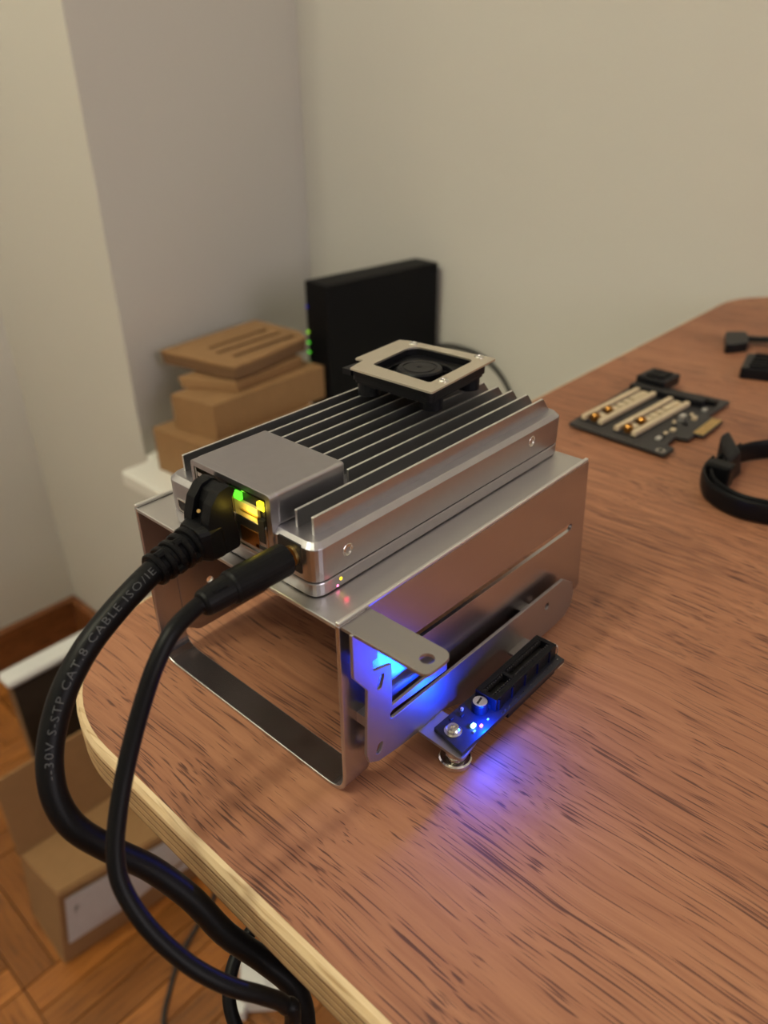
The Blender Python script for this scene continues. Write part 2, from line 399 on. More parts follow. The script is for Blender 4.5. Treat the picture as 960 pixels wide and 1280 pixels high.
# order: corner0 arc, corner1 arc, top right, top left -> make U from top left .. around .. top right
Uo = [pts_o[-1]] + pts_o[:-1]; Ui = [pts_i[-1]] + pts_i[:-1]
def xr(y, z):  # rear edge of hoop: wider at the sides, strip at the bottom
    return 11.5
A0 = [bm.verts.new((0, y, z)) for y, z in Uo]; A1 = [bm.verts.new((0, y, z)) for y, z in Ui]
C0 = [bm.verts.new((xr(y, z), y, z)) for y, z in Uo]; C1 = [bm.verts.new((xr(y, z), y, z)) for y, z in Ui]
for i in range(len(Uo) - 1):
    bm.faces.new((A0[i], A0[i + 1], C0[i + 1], C0[i])); bm.faces.new((A1[i], A1[i + 1], C1[i + 1], C1[i]))
    bm.faces.new((A0[i], A0[i + 1], A1[i + 1], A1[i])); bm.faces.new((C0[i], C0[i + 1], C1[i + 1], C1[i]))
bm.faces.new((A0[0], A1[0], C1[0], C0[0])); bm.faces.new((A0[-1], A1[-1], C1[-1], C0[-1]))
obj('front_hoop', bm, 'alu', t, bevel=.35, seg=2)
for side, y0 in (('near', 0.0), ('far', W_ - 1.5)):
    bm = bmesh.new()
    out = roundpoly([(11.5, 9.5), (18, 5.0), (149, 5.5), (150, 7), (143.4, H_ - .2), (11.5, H_ - .2)], [0, 4, 2, 0, 1, 0], 4)
    holes = [slot2(24, 46.6, 134.2, 43.4, 1.75)] if side == 'near' else [slot2(24, 46.6, 134.2, 43.4, 1.75), circ(26, 26, 1.6), circ(30, 58, .8)]
    plate(bm, out, holes, lambda u, v, w_, y0=y0: (u, y0 + w_, v), 1.5)
    obj('side_plate', bm, 'alu', t, bevel=.25, seg=2)
bm = bmesh.new(); box(bm, 0, L_, 1.5, W_ - 1.5, H_ - 1.7, H_ - .2); obj('top_plate', bm, 'alu_plate', t, bevel=.3)
for y0 in (0, W_ - 1.5):
    bm = bmesh.new(); box(bm, 0, L_, y0, y0 + 1.5, H_ - .2, H_ + 1.1); obj('rim', bm, 'alu_top', t, bevel=.5, seg=3)
# cooler/drive hung under the top
t2 = thing('drive_enclosure', (50, 15, 58), 'flat black drive held beneath the front corner of the silver stand', 'drive')
bm = bmesh.new(); prism(bm, roundpoly([(2.5, 2.0), (95, 2.0), (95, 60), (22, 27)], 1.5), 61.5, H_ - 1.8); obj('casing', bm, 'blkm', t2, bevel=.8)
bm = bmesh.new(); box(bm, 30, 70, 8, 30, 60.6, 61.5); obj('cover', bm, 'dark', t2)

# expansion bracket on the near side
YB = -4.8; TB = 1.2
bm = bmesh.new()
out = [(0.5, 69.8), (0.5, 54), (6.2, 45.6), (5.2, 19), (6.5, 14.5), (10.5, 12), (22, 10), (33, 9), (46, 9), (60, 3), (122, 1.6), (131, 2.4), (135.2, 6.5), (136, 11.5), (133.5, 18.3),
       (125, 24.2), (17.6, 26.0), (16.6, 27.0), (16.4, 28.6), (17.6, 29.4), (46, 27.4), (46, 30.4), (33, 31.8), (17.4, 31.6), (17.2, 49), (9, 51.5), (8.6, 58), (13.8, 60), (13.8, 69.8)]
holes = [slot2(11.6, 43.6, 12.6, 46.8, 1.15), slot2(10.8, 16.6, 11.6, 18.6, 1.2), circ(113.5, 16.8, 1.6)]
plate(bm, out, holes, lambda u, v, w_: (u, YB + w_, v), TB)
br = obj('expansion_bracket', bm, 'brk', t, bevel=.22, label='grey galvanised expansion card bracket lit blue')
bm = bmesh.new(); tabo = roundpoly([(1.2, .2), (13.2, .2), (13.2, -31), (1.4, -31)], [0, 0, 4, 3], 6)
plate(bm, tabo, [circ(7.0, -26.6, 2.15, 22)], lambda u, v, w_: (u, v, 69.0 + w_), 1.2)
obj('mounting_tab', bm, 'brk', br, bevel=.25)
for q_ in ((6, 10, 30, 34), (100, 106, 14, 20), (8, 12, 54, 60)): obj('spacer', B(q_[0], q_[1], YB + TB, 0, q_[2], q_[3]), 'brk', br)
bm = bmesh.new(); plate(bm, roundpoly([(31, YB + .8), (44, YB + .8), (44, -22), (30.3, -24)], [1, 0, 0, 2]), [], lambda u, v, w_: (u, v, 8.6 + w_), 1.2)
obj('board_shelf', bm, 'brk', br, bevel=.25)
bm = bmesh.new(); plate(bm, roundpoly([(86, YB + .8), (98, YB + .8), (98, -11), (86, -11)], [1, 0, 2, 2]), [], lambda u, v, w_: (u, v, 8.6 + w_), 1.2)
obj('board_shelf', bm, 'brk', br, bevel=.25)
bm = bmesh.new(); lathe(bm, (36.3, -17, 0), [(5.3, 0), (5.8, .5), (5.8, 2.2), (5.3, 2.7), (2.9, 2.9), (2.9, 4.4), (3.9, 4.6), (4.0, 7.6), (3.0, 8.6)], n=32)
obj('thumb_screw', bm, 'steel', br, smooth=False)

# ------------------------------------------------------------------ riser board beside the bracket
t = thing('riser_board', (64, -16, 9.8), 'narrow black riser circuit board with glowing blue diode beside the stand', 'circuit board')
bm = bmesh.new(); prism(bm, [(34.6, -8.8), (31.8, -22.8), (95.2, -24.2), (98.0, -10.2)], 9.8, 11.4); obj('board', bm, 'pcb', t)
bm = bmesh.new(); lathe(bm, (37.6, -14.6, 11.4), [(3.1, 0), (3.1, .25), (2.5, .3), (2.5, 1.3), (2.0, 1.9), (1.1, 2.0), (.9, 1.3)], n=24)
obj('screw', bm, 'steel', t)
# socket: side walls, end blocks and centre groove
sl = obj('card_slot', B(54.5, 95, -20.4, -18.2, 11.4, 16.8), 'blk2', t, bevel=.2)
bm = bmesh.new(); box(bm, 54.5, 95, -13.6, -11.4, 11.4, 16.8); obj('slot_wall', bm, 'blk2', sl, bevel=.2)
bm = bmesh.new(); box(bm, 54.5, 95, -18.2, -13.6, 11.4, 13.2); obj('slot_floor', bm, 'dark', sl)
for x in (54.5, 67.5, 93.2):
    obj('slot_block', B(x, x + 1.8, -18.2, -13.6, 13.2, 16.7), 'blk2', sl)
bm = bmesh.new()
for k in range(30):
    x = 56.6 + k * 1.26
    if 66.8 < x < 69.8: continue
    box(bm, x, x + .5, -18.0, -17.4, 14, 16.6); box(bm, x, x + .5, -14.4, -13.8, 14, 16.6)
o = obj('contacts', bm, 'pcbg', sl)
for k in range(5): obj('rib', B(56 + k * 8.4, 57.2 + k * 8.4, -20.9, -20.4, 11.4, 16.2), 'blk2', sl)
bm = bmesh.new()
for k in range(17):
    if k % 4 != 3: cyl(bm, (55.5 + k * 2.35, -22.4, 11.4), .22, .35, n=8)
obj('solder_pins', bm, 'steel', t)
bm = bmesh.new(); cyl(bm, (51.6, -15.6, 11.4), 2.9, 4.2, n=28); cp = obj('capacitor', bm, 'blk2', t, bevel=.4)
bm = bmesh.new(); cyl(bm, (51.6, -15.6, 15.6), 2.55, .15, n=28); obj('capacitor_top', bm, 'alu_top', cp)
bm = bmesh.new(); prism(bm, [(49.9, -15.2), (53.3, -14.6), (53.3, -15.4), (49.9, -16)], 15.75, 15.8); obj('capacitor_mark', bm, 'dark', cp)
bm = bmesh.new(); box(bm, 43.0, 44.6, -19.2, -18.0, 11.4, 12.4); obj('blue_diode', bm, 'ledc', t, label='blue-white glowing diode')
bm = bmesh.new(); box(bm, 45.2, 46.2, -21.0, -20.2, 11.4, 12.1); obj('red_diode', bm, 'ledp', t, label='pink glowing diode')
for (x, y, a, b, h) in ((41.5, -20.6, 1.2, .6, .5), (44.5, -13.0, 1.6, .8, .7), (47, -11.4, .8, .8, 1.2), (40.8, -11.2, 1.5, .8, .6), (49.5, -20.8, .7, .5, .5)):
    obj('chip', B(x, x + a, y, y + b, 11.4, 11.4 + h), 'cream' if a < 1.3 else 'dark', t)
bm = bmesh.new(); box(bm, 92.5, 96.6, -23.6, -19.6, 8.0, 9.8); obj('ribbon_socket', bm, 'cream', t, bevel=.3)
for k in range(2):
    bm = bmesh.new(); tube(bm, catmull([(95.6, -14 - k * 2.8, 11), (95.8, -14.4 - k * 2.8, 14.5), (96.2, -16 - k * 2.8, 15.5), (96.4, -17.3 - k * 2.8, 14.2), (96.4, -17.6 - k * 2.8, 11)], 5), .28, 8)
    obj('wire_link', bm, 'steel', t)
obj('support_bar', B(60, 92, -22.5, -19, 5.6, 9.8), 'blk2', t, bevel=.3)

# ------------------------------------------------------------------ finned mini computer
X0, X1, Y0, Y1, ZB, ZT = 4.3, 142.3, 13.3, 87.2, H_ + .2, 89.3
t = thing('mini_computer', (73, 50, ZB), 'silver finned mini computer with network port housing on top of the stand', 'computer')
def rbox(x0, x1, y0, y1, r): return roundpoly([(x0, y0), (x1, y0), (x1, y1), (x0, y1)], r, 6)
bm = bmesh.new(); prism(bm, rbox(X0, X1, Y0, Y1, 5), ZB, 75.9); obj('lower_shell', bm, 'alu_pc', t, bevel=.5, seg=2)
bm = bmesh.new(); prism(bm, rbox(X0 + .35, X1 - .35, Y0 + .35, Y1 - .35, 5), 75.9, 76.4); obj('seam', bm, 'dark', t)
bm = bmesh.new()
V = loft(bm, [[(x, y, z) for x, y in rbox(X0 + i, X1 - i, Y0 + i, Y1 - i, 5 - i * .6)] for i, z in ((0, 76.4), (0, ZT - 1.7), (1.6, ZT))])
bm.faces.new(V[0]); bm.faces.new(V[-1]); obj('upper_shell', bm, 'alu_pc', t, bevel=.2)
HY0, HY1, HX1, HZ = 30.6, 69.6, 35.2, 100.3
# port housing with open front
fw = 1.1
bm = bmesh.new()
prism(bm, rbox(X0 + 1.5, HX1, HY0, HY1, 1.5), ZT - .2, HZ); hs = obj('port_housing', bm, 'alu_pc', t, bevel=1.1, seg=4)
bm = bmesh.new()
fr = roundpoly([(HY0, 76.4), (HY1, 76.4), (HY1, HZ), (HY0, HZ)], [0, 0, 1.6, 1.6], 4)
plate(bm, fr, [roundpoly([(HY0 + 2.2, 77.6), (HY1 - 1.6, 77.6), (HY1 - 1.6, HZ - 2.0), (HY0 + 2.2, HZ - 2.0)], .4, 3)], lambda u, v, w_: (X0 - .5 + w_, u, v), 3.0)
obj('port_frame', bm, 'alu_pc', hs, bevel=.5, seg=3)
# fins
NF = 10
for k in range(NF):
    y = 18.9 + k * (83.0 - 18.9) / (NF - 1)
    xs = 9.5 if (y < HY0 - 1 or y > HY1 + 1) else HX1 + (3.4 if y < 34 else .6)
    bm = bmesh.new(); zt = 95.3
    a = [(xs, ZT - .2), (xs, zt), (134.2, zt), (139.6, ZT - .2)]
    V = [[bm.verts.new((x, y + s * .55, z)) for x, z in a] for s in (-1, 1)]
    bm.faces.new(V[0]); bm.faces.new(V[1])
    for i in range(4): bm.faces.new((V[0][i], V[0][(i + 1) % 4], V[1][(i + 1) % 4], V[1][i]))
    for f in bm.faces:
        f.material_index = 0
    bm.normal_update()
    for f in bm.faces:
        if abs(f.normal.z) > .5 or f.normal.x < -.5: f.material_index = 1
    obj('fin', bm, ['fin_shade' if k else 'alu_pc', 'alu_top'], t, bevel=.12, seg=1)  # inner fins carry painted shade on their sides, tops and front ends brighter
for (x, z) in ((17.9, 82.7), (119.6, 83.6)): torx_screw(t, (x, Y0, z), (0, -1, 0), 2.15)
bm = bmesh.new(); cyl(bm, (14.5, Y0 - .15, 74.0), .55, .3, (0, 1, 0), 12); obj('status_led', bm, 'ledo', t, label='small amber status light')
bm = bmesh.new(); cyl(bm, (13.0, Y0 - .1, ZB + .9), .4, .3, (0, 1, 0), 12); 
obj('power_led', bm, 'ledp', t, label='tiny red power light')
# cavities
def inset(parent, name, x, y0, y1, z0, z1, m_='dark', r=.6):
    bm = bmesh.new(); plate(bm, roundpoly([(y0, z0), (y1, z0), (y1, z1), (y0, z1)], r, 3), [], lambda u, v, w_: (x + w_, u, v), .6)
    return obj(name, bm, m_, parent)
# two network sockets: shielded cavities with walls
for q, (ya, yb) in enumerate(((33.2, 49.8), (51.0, 67.6))):
    e = inset(t, 'network_socket', X0 + 1.35, ya, yb, 77.8, 98.0, 'dark', .1)
    for (c0, c1, c2, c3) in ((ya, ya + .5, 78, 97.8), (yb - .5, yb, 78, 97.8)):
        obj('shield', B(X0 - .3, X0 + 1.4, c0, c1, c2, c3), 'steel', e)
    if q == 0:
        obj('shield_top', B(X0 - .3, X0 + 1.4, ya, yb, 97.4, 97.8), 'steel', e)
        obj('gold_interior', B(X0 + .2, X0 + 1.3, ya + 4.8, yb - .8, 84.8, 93.0), 'goldp', e)
        obj('contact_block', B(X0 - .2, X0 + 1.2, ya + 1.8, ya + 4.6, 82, 90), 'steel' if 0 else 'dark', e)
        obj('blue_insert', B(X0 - .2, X0 + .9, ya + 1.6, ya + 6.6, 79.3, 80.6), 'ledb' if 0 else 'pcbg', e)
        obj('link_led', B(X0 - .35, X0 + .9, ya + .9, ya + 4.0, 93.8, 96.2), 'ledy', e, label='yellow link light')
        obj('activity_led', B(X0 - .35, X0 + .9, yb - 4.4, yb - 1.4, 93.6, 96.0), 'ledg', e, label='green link light')
        obj('brass_spring', B(X0 - .4, X0 + .2, ya + 4.2, ya + 12.6, 90.2, 90.7), 'gold', e)
        obj('usb_slot', B(X0 - .2, X0 + .3, ya + 5, yb - 3, 79, 84.5), 'brass', e)
    else:
        obj('spring_clip', B(X0 - .35, X0 + .5, ya + 1, ya + 8, 96.0, 96.5), 'steel', e)
        obj('spring_clip', B(X0 - .35, X0 + .5, yb - 3.5, yb - 1, 95.2, 96.6), 'steel', e)
# display port and power jack
dpx = [(72.9, 76.9), (80.4, 77.0), (81.6, 78.4), (81.6, 81.6), (72.9, 81.6)]
bm = bmesh.new(); plate(bm, roundpoly(dpx, .5, 3), [roundpoly([(73.4, 77.4), (80.2, 77.5), (81.1, 78.6), (81.1, 81.1), (73.4, 81.1)], .4, 3)], lambda u, v, w_: (X0 - .25 + w_, u, v), 1.0)
dp = obj('display_socket', bm, 'steel', t)
inset(dp, 'socket_cavity', X0 + .0 - .08, 73.4, 81.1, 77.5, 81.1)
obj('contact_tongue', B(X0 - .2, X0 + .4, 74.2, 80, 79.2, 79.9), 'pcbg', dp)
pj = inset(t, 'power_socket', X0 - .15, 18.8, 29.0, 78.2, 88.2, 'dark', .8)
bm = bmesh.new(); lathe(bm, (X0 - 1.0, 22.9, 83.3), [(3.2, 0), (3.2, 1.2), (2.4, 1.2), (2.4, .3)], (1, 0, 0), 24); obj('socket_ring', bm, 'gold', pj)

def shrk(q, k):
    cx = sum(p[0] for p in q) / len(q); cy = sum(p[1] for p in q) / len(q); return [(cx + (x - cx) * k, cy + (y - cy) * k) for x, y in q]
# ------------------------------------------------------------------ cooling fan resting on the fins
t = thing('cooling_fan', (109, 60, 95.3), 'small black cooling fan with nickel frame plate lying on the heatsink fins', 'fan')
ZP = 106.3
pl = [(86.6, 78.4), (97.4, 81.2), (96.6, 85.2), (127.6, 88.2), (129.4, 83.6), (133.8, 41.6), (86.6, 37.0)]
op = roundpoly([(94.0, 44.0), (126.5, 47.0), (125.5, 78.4), (95.6, 74.6)], [1.5, 4, 6, 2], 5)
bm = bmesh.new(); plate(bm, roundpoly(pl, [.6, .6, .6, .6, 1.5, 1, 1.2], 3), [op], lambda u, v, w_: (u, v, ZP + w_), .8); obj('frame_plate', bm, 'nickel', t, bevel=.2)
fb = roundpoly([(89.0, 39.6), (130.8, 43.6), (127.0, 84.6), (88.6, 79.8)], 3, 4)
FC = (108.2, 60.6)
bm = bmesh.new(); plate(bm, fb, [op], lambda u, v, w_: (u, v, 103.6 + w_), 2.7); hsg = obj('housing', bm, 'blk2', t, bevel=.2)
bm = bmesh.new(); plate(bm, fb, [circ(FC[0], FC[1], 13.4, 40)], lambda u, v, w_: (u, v, 101.6 + w_), 2.0); obj('housing_floor', bm, 'blk2', hsg, bevel=.2)
bm = bmesh.new(); prism(bm, roundpoly(shrk(fb, .97), 3, 3), 100.4, 101.4); obj('housing_back', bm, 'blk2', hsg)
bm = bmesh.new(); lathe(bm, (FC[0], FC[1], 101.4), [(9.3, 0), (9.3, 3.6), (8.8, 4.3), (7.0, 4.5), (6.9, 4.2), (6.3, 4.2), (6.2, 4.5), (1.2, 4.5), (1.0, 4.2), (.1, 4.2)], n=44); hb = obj('hub', bm, 'blk2', t)
for k in range(9):
    a = 2 * pi * k / 9; c_, s_ = Vector((cos(a), sin(a), 0)), Vector((-sin(a), cos(a), 0)); o_ = Vector((FC[0], FC[1], 0))
    bm = bmesh.new(); hull8(bm, [o_ + c_ * 9.1 + s_ * 1.6 + Vector((0, 0, 101.5)), o_ + c_ * 12.9 + s_ * 3.2 + Vector((0, 0, 101.5)), o_ + c_ * 12.9 + s_ * 3.6 + Vector((0, 0, 101.6)), o_ + c_ * 9.1 + s_ * 2.0 + Vector((0, 0, 101.6))],
        [o_ + c_ * 9.1 - s_ * .2 + Vector((0, 0, 103)), o_ + c_ * 12.9 + s_ * .4 + Vector((0, 0, 103)), o_ + c_ * 12.9 + s_ * .8 + Vector((0, 0, 103.1)), o_ + c_ * 9.1 + s_ * .2 + Vector((0, 0, 103.1))])
    obj('blade', bm, 'blkm', t)
for (x, y) in ((99.0, 41.4), (130.6, 47.6), (127.0, 79.6)):
    bm = bmesh.new(); lathe(bm, (x, y, ZP + .7), [(2.1, 0), (2.1, .35), (1.6, .75), (.9, .8), (.8, .5)], n=20); obj('screw', bm, 'steel', t)
for (x, y) in ((98.5, 46.5), (125, 48.5), (121.5, 78), (94, 75)):
    bm = bmesh.new(); cyl(bm, (x, y, 95.4), 4.6, 5.0, n=24); obj('foot', bm, 'blk2', t)
bm = bmesh.new(); box(bm, 88, 96.4, 79.4, 84.0, 103.2, 105.6); obj('wire_clip', bm, 'blk2', t)

# ------------------------------------------------------------------ network cable
CR = 3.65
CAT = [(-21.0, 51.4, 81.6), (-31.1, 49.3, 79.3), (-41.6, 48.2, 74.9), (-51.3, 46.8, 69.7), (-60.1, 45.1, 62.2), (-66.7, 42.7, 54.0), (-71.2, 39.5, 46.3), (-73.5, 35.5, 37.5),
       (-72.2, 31.1, 28.3), (-66.4, 26.2, 17.7), (-59.1, 20.8, 6.5), (-53.0, 13.0, -6.3), (-48.6, 4.6, -20.5), (-42.0, -4.0, -33.5), (-37.9, -12.0, -44.1), (-39.5, -17.4, -57.0),
       (-46, -20, -72), (-52, -18, -110), (-40, 0, -200), (0, 60, -420), (60, 120, -640), (92, 130, FZ + 10), (110, 60, FZ + 4), (140, -60, FZ + 4)]
t = thing('network_cable', (-21, 51, 81), 'thick black network cable with grey lettering plugged into the port housing', 'cable')
path = catmull(CAT, 10)
bm = bmesh.new(); tube(bm, path, CR, 20); cb = obj('cable', bm, 'blk', t, smooth=True)
# boot ribs
ax0 = Vector((4, 52.0, 83.0)); b0 = Vector((-9.5, 52.6, 82.2)); b1 = Vector((-26.0, 50.6, 80.4)); d = (b1 - b0); Lb = d.length; d.normalize()
bm = bmesh.new(); lathe(bm, b0, [(4.6, -1), (4.5, Lb * .5), (4.1, Lb)], d, 24); bt = obj('boot', bm, 'blk', t, smooth=False)
for k in range(5):
    s = 2.0 + k * 3.35; r = 6.3 - .25 * k; bm = bmesh.new()
    lathe(bm, b0 + d * s, [(4.4, -.95), (r - .4, -.95), (r, -.6), (r, .6), (r - .4, .95), (4.4, .95)], d, 28); obj('boot_ring', bm, 'blk', bt, smooth=False)
for k in range(4):
    for q in range(2):
        s = 2.0 + k * 3.35; an = q * pi + (k % 2) * pi / 2 + .5
        u = d.orthogonal().normalized(); v = d.cross(u); c_ = b0 + d * (s + 1.67) + (u * cos(an) + v * sin(an)) * 5.0
        bm = bmesh.new(); cyl(bm, c_ - d * 1.3, 1.25, 2.6, d, 8); obj('boot_bridge', bm, 'blk', bt)
# plug hood: bulky rounded body with a tall curved latch guard
bm = bmesh.new()
V = loft(bm, [[(x, y, z) for (y, z) in roundpoly([(52 - a, 83 - b), (52 + a, 83 - b), (52 + a, 83 + c_), (52 - a, 83 + c_)], r, 4)] for x, a, b, c_, r in
              ((3.4, 5.0, 5.4, 3.0, .8), (-1, 5.4, 5.8, 3.6, 1.2), (-3.5, 6.2, 7.0, 5.6, 2.6), (-8, 6.8, 6.6, 5.6, 3.2), (-11, 5.4, 5.4, 5.2, 3.2))])
bm.faces.new(V[0]); bm.faces.new(V[-1]); obj('plug_body', bm, 'blk', t, bevel=.3)
GO = [(3.0, 77.6), (2.6, 84), (1.2, 90), (1.6, 95.4), (3.6, 98.0), (1.0, 99.6), (-2.8, 98.8), (-6.0, 95.2), (-7.9, 89.6), (-8.6, 83), (-7.6, 77.0)]
for (ya, yb) in ((46.0, 50.0), (54.6, 58.6)):
    bm = bmesh.new(); plate(bm, roundpoly(GO, 1.6, 3), [], lambda u, v, w_, ya=ya: (u, ya + w_, v), yb - ya); obj('latch_guard', bm, 'blk', t, bevel=.9, seg=3)
bm = bmesh.new(); plate(bm, roundpoly([(2.6, 84), (1.0, 90), (1.2, 95.4), (3.2, 97.6), (1.0, 99.0), (-2.6, 97.6), (-4.4, 94.4), (-4.9, 92), (-7.2, 84)], 1, 3), [], lambda u, v, w_: (u, v * 0 + 49.8 + w_, v), 5.0)
obj('latch_bridge', bm, 'blk', t, bevel=.5)
bm = bmesh.new(); cyl(bm, (-6.6, 52.0, 92.0), .6, .5, (-.7, -.5, .5), 14); obj('hood_glint', bm, 'gold', t)  # gold dot standing in for a glint on the hood

# lettering along the cable
def text_mesh(s, size):
    cu = bpy.data.curves.new('tmp', 'FONT'); cu.body = s; cu.size = size; cu.offset = -.035 * size / 3.9; cu.align_x = 'LEFT'; cu.space_character = 1.18; cu.resolution_u = 2
    o = bpy.data.objects.new('tmp', cu); COL.objects.link(o); bpy.context.view_layer.update()
    me = bpy.data.meshes.new_from_object(o.evaluated_get(bpy.context.evaluated_depsgraph_get()))
    bpy.data.objects.remove(o); return me
def arclen(P):
    s = [0]
    for a, b in zip(P, P[1:]): s.append(s[-1] + (b - a).length)
    return s
S_ = arclen(path)
def at(s):
    for i in range(len(S_) - 1):
        if S_[i + 1] >= s:
            u = (s - S_[i]) / (S_[i + 1] - S_[i]); tg0 = (path[min(i + 1, len(path) - 1)] - path[max(i - 1, 0)]).normalized()
            tg1 = (path[min(i + 2, len(path) - 1)] - path[i]).normalized()
            return path[i].lerp(path[i + 1], u), tg0.lerp(tg1, u).normalized()
me = text_mesh('--30V S-STP CAT.8 CABLE ISO/IE', 3.2)
mxx = max(v.co.x for v in me.vertices)
bm = bmesh.new(); bm.from_mesh(me); bpy.data.meshes.remove(me)
bmesh.ops.subdivide_edges(bm, edges=[e for e in bm.edges if e.calc_length() > .8], cuts=1)
s_end, s_len = 6.2, 62.5
for v in bm.verts:
    s = s_end + s_len * (1 - v.co.x / mxx)
    p, tg = at(s); tg = -tg                       # reads towards the plug
    vd_ = (CAM - p).normalized(); nrm = (vd_ - tg * vd_.dot(tg)).normalized(); upv = nrm.cross(tg)
    ang = (v.co.y - 1.4) / CR + .12
    v.co = p + (nrm * cos(ang) + upv * sin(ang)) * (CR + .05)
tx = obj('printed_lettering', bm, 'print', cb, label='grey printed lettering')

# ------------------------------------------------------------------ power cable
t = thing('power_cable', (-20, 24, 80), 'thin black power cable with round barrel plug in the computer power socket', 'cable')
p0 = Vector((2.6, 22.9, 83.3)); p1 = Vector((-22.5, 22.9, 83.6)); d = (p1 - p0).normalized()
bm = bmesh.new(); lathe(bm, p0, [(2.6, 0), (2.6, 3.2), (2.2, 3.2)], d, 24); obj('metal_sleeve', bm, 'gold', t)
q0 = p0 + d * .8
bm = bmesh.new(); lathe(bm, q0, [(3.6, 0), (4.9, .5), (5.1, 1.2), (5.0, 20), (4.5, 21)], d, 32); pb = obj('plug_barrel', bm, 'blk', t, bevel=.3)
q1 = q0 + d * 20.6
d2 = (d + Vector((0, .02, -.05))).normalized()
bm = bmesh.new(); lathe(bm, q1, [(4.5, -.6), (4.35, .2), (4.1, 5.5), (3.8, 8.6), (3.3, 9.4), (2.6, 9.6)], d2, 28); obj('strain_relief', bm, 'blk', pb, bevel=.25)
sv = d2.orthogonal().normalized()
bm = bmesh.new()
vv = (CAM - q1).normalized(); vv = (vv - d2 * vv.dot(d2)).normalized(); sw = vv.cross(d2)
tube(bm, [q1 + d2 * 2 + vv * 4.0 - sw * 1.2, q1 + d2 * 6.5 + vv * 3.8 - sw * 1.2], .5, 8); obj('grip_ridge', bm, 'blkm', pb)
q2 = q1 + d2 * 8.8
DC = [tuple(q2), tuple(q2 + d2 * 2.5)] + [(-38.8, 20.9, 81.8), (-45.5, 19.6, 76.4), (-50.9, 18.6, 69.4), (-56.7, 17.2, 60.9), (-62.0, 15.3, 52.9), (-67.3, 12.5, 44.6), (-71.4, 9.4, 36.9), (-73.4, 5.3, 29.4), (-72.5, -2.2, 19.5), (-68.4, -10.5, 8.2), (-62.5, -17.7, -1.2), (-55.5, -22.7, -9.8), (-51.0, -25.2, -17.6), (-50.4, -27.0, -26.0)]
DC += [(-60, -25, -90), (-67, -12, -140), (-64, 30, -260), (-30, 100, -470), (20, 150, -690), (40, 150, FZ + 4), (60, 90, FZ + 3), (60, -60, FZ + 3)]
bm = bmesh.new(); tube(bm, catmull(DC, 10), 2.35, 16); obj('cable', bm, 'blk', t, smooth=True)
# third loop behind them
bm = bmesh.new(); tube(bm, catmull([(12, 14, -26), (-4, 14, -34), (-22, 16.5, -46), (-36.7, 16.5, -54), (-44.1, 14.2, -58), (-49.9, 8.8, -63), (-51.8, 1.6, -70), (-50, -9, -80), (-44, -16, -96), (-30, -20, -130), (0, -30, -260), (30, -40, -430), (60, -40, -700), (120, -60, FZ + 3), (200, -100, FZ + 3)], 8), 2.3, 14)
o = obj('hanging_cord', bm, 'blk', smooth=True)
bm = bmesh.new(); tag(o, 'black cord making a small loop under the desk edge behind the power cable', 'cord')
o2 = obj('cord_clip', B(8, 18, 8, 20, -30, -TH), 'blk2'); tag(o2, 'black cord clip stuck under the desk near its rounded corner', 'clip')

# ------------------------------------------------------------------ expansion card lying on the desk
t = thing('adapter_card', (372, 66, 0), 'dark circuit card with two cream slots lying flat on the desk', 'circuit board')
out = [(318, 101), (312, 31), (325, 30.2), (328, 36.4), (343, 37.4), (344.5, 29.5), (354.5, 29), (355, 33), (391, 33), (392.5, 35), (429, 33.5), (424.5, 102)]
bm = bmesh.new(); plate(bm, roundpoly(out, .9, 3), [circ(316.5, 35.5, 1.8)], lambda u, v, w_: (u, v, 2.0 + w_), 1.6); obj('board', bm, 'pcbg', t)
bm = bmesh.new(); lathe(bm, (316.5, 35.5, 3.6), [(3.0, 0), (3.0, .15), (1.9, .15), (1.9, 0)], n=20); obj('hole_ring', bm, 'steel', t)
bm = bmesh.new(); prism(bm, [(356.2, 24), (390.4, 24.3), (391, 33), (355.6, 33)], 2.1, 3.5); ed = obj('edge_contact_tongue', bm, 'pcbg', t)
for k in range(16): obj('gold_finger', B(357.2 + k * 2.06, 358.7 + k * 2.06, 24.6, 31.5, 3.5, 3.65), 'gold', ed)
for (x0, y0, x1, y1, w_) in ((327.5, 89.6, 403.5, 85.6, 16), (324.2, 64.0, 399.6, 59.2, 16)):
    dx, dy = x1 - x0, y1 - y0; l = sqrt(dx * dx + dy * dy); ux, uy = dx / l, dy / l; nx, ny = -uy, ux
    def q(a, b): return (x0 + ux * a + nx * b, y0 + uy * a + ny * b)
    bm = bmesh.new(); prism(bm, [q(0, -8), q(l, -8), q(l, 8), q(0, 8)], 3.6, 4.4); s = obj('slot_tray', bm, 'pcb', t)
    for (b0_, b1_) in ((-8, -4.6), (4.6, 8)):
        bm = bmesh.new(); prism(bm, [q(0, b0_), q(l, b0_), q(l, b1_), q(0, b1_)], 4.4, 7.6); obj('slot_rail', bm, 'cream', s, bevel=.4)
    for (a0, a1) in ((8, 16), (26, 33), (36, 42), (45, 51), (54, 74)):
        bm = bmesh.new(); prism(bm, [q(a0, -2.5), q(a1, -2.5), q(a1, 2.5), q(a0, 2.5)], 4.4, 6.4); obj('silk_patch', bm, 'cream', s, bevel=.3)
    for a in (5, 22):
        c_ = q(a, 0); bm = bmesh.new(); lathe(bm, (c_[0], c_[1], 4.4), [(3.0, 0), (3.0, 4), (2.2, 5), (1.6, 5), (1.6, 3)], n=14); obj('standoff', bm, 'brass', s)
obj('edge_socket', B(402, 410.5, 44, 99, 3.6, 8.6), 'blk2', t, bevel=.6)
obj('upper_socket', B(411, 417, 38, 99, 3.6, 7), 'blk', t, bevel=.6)
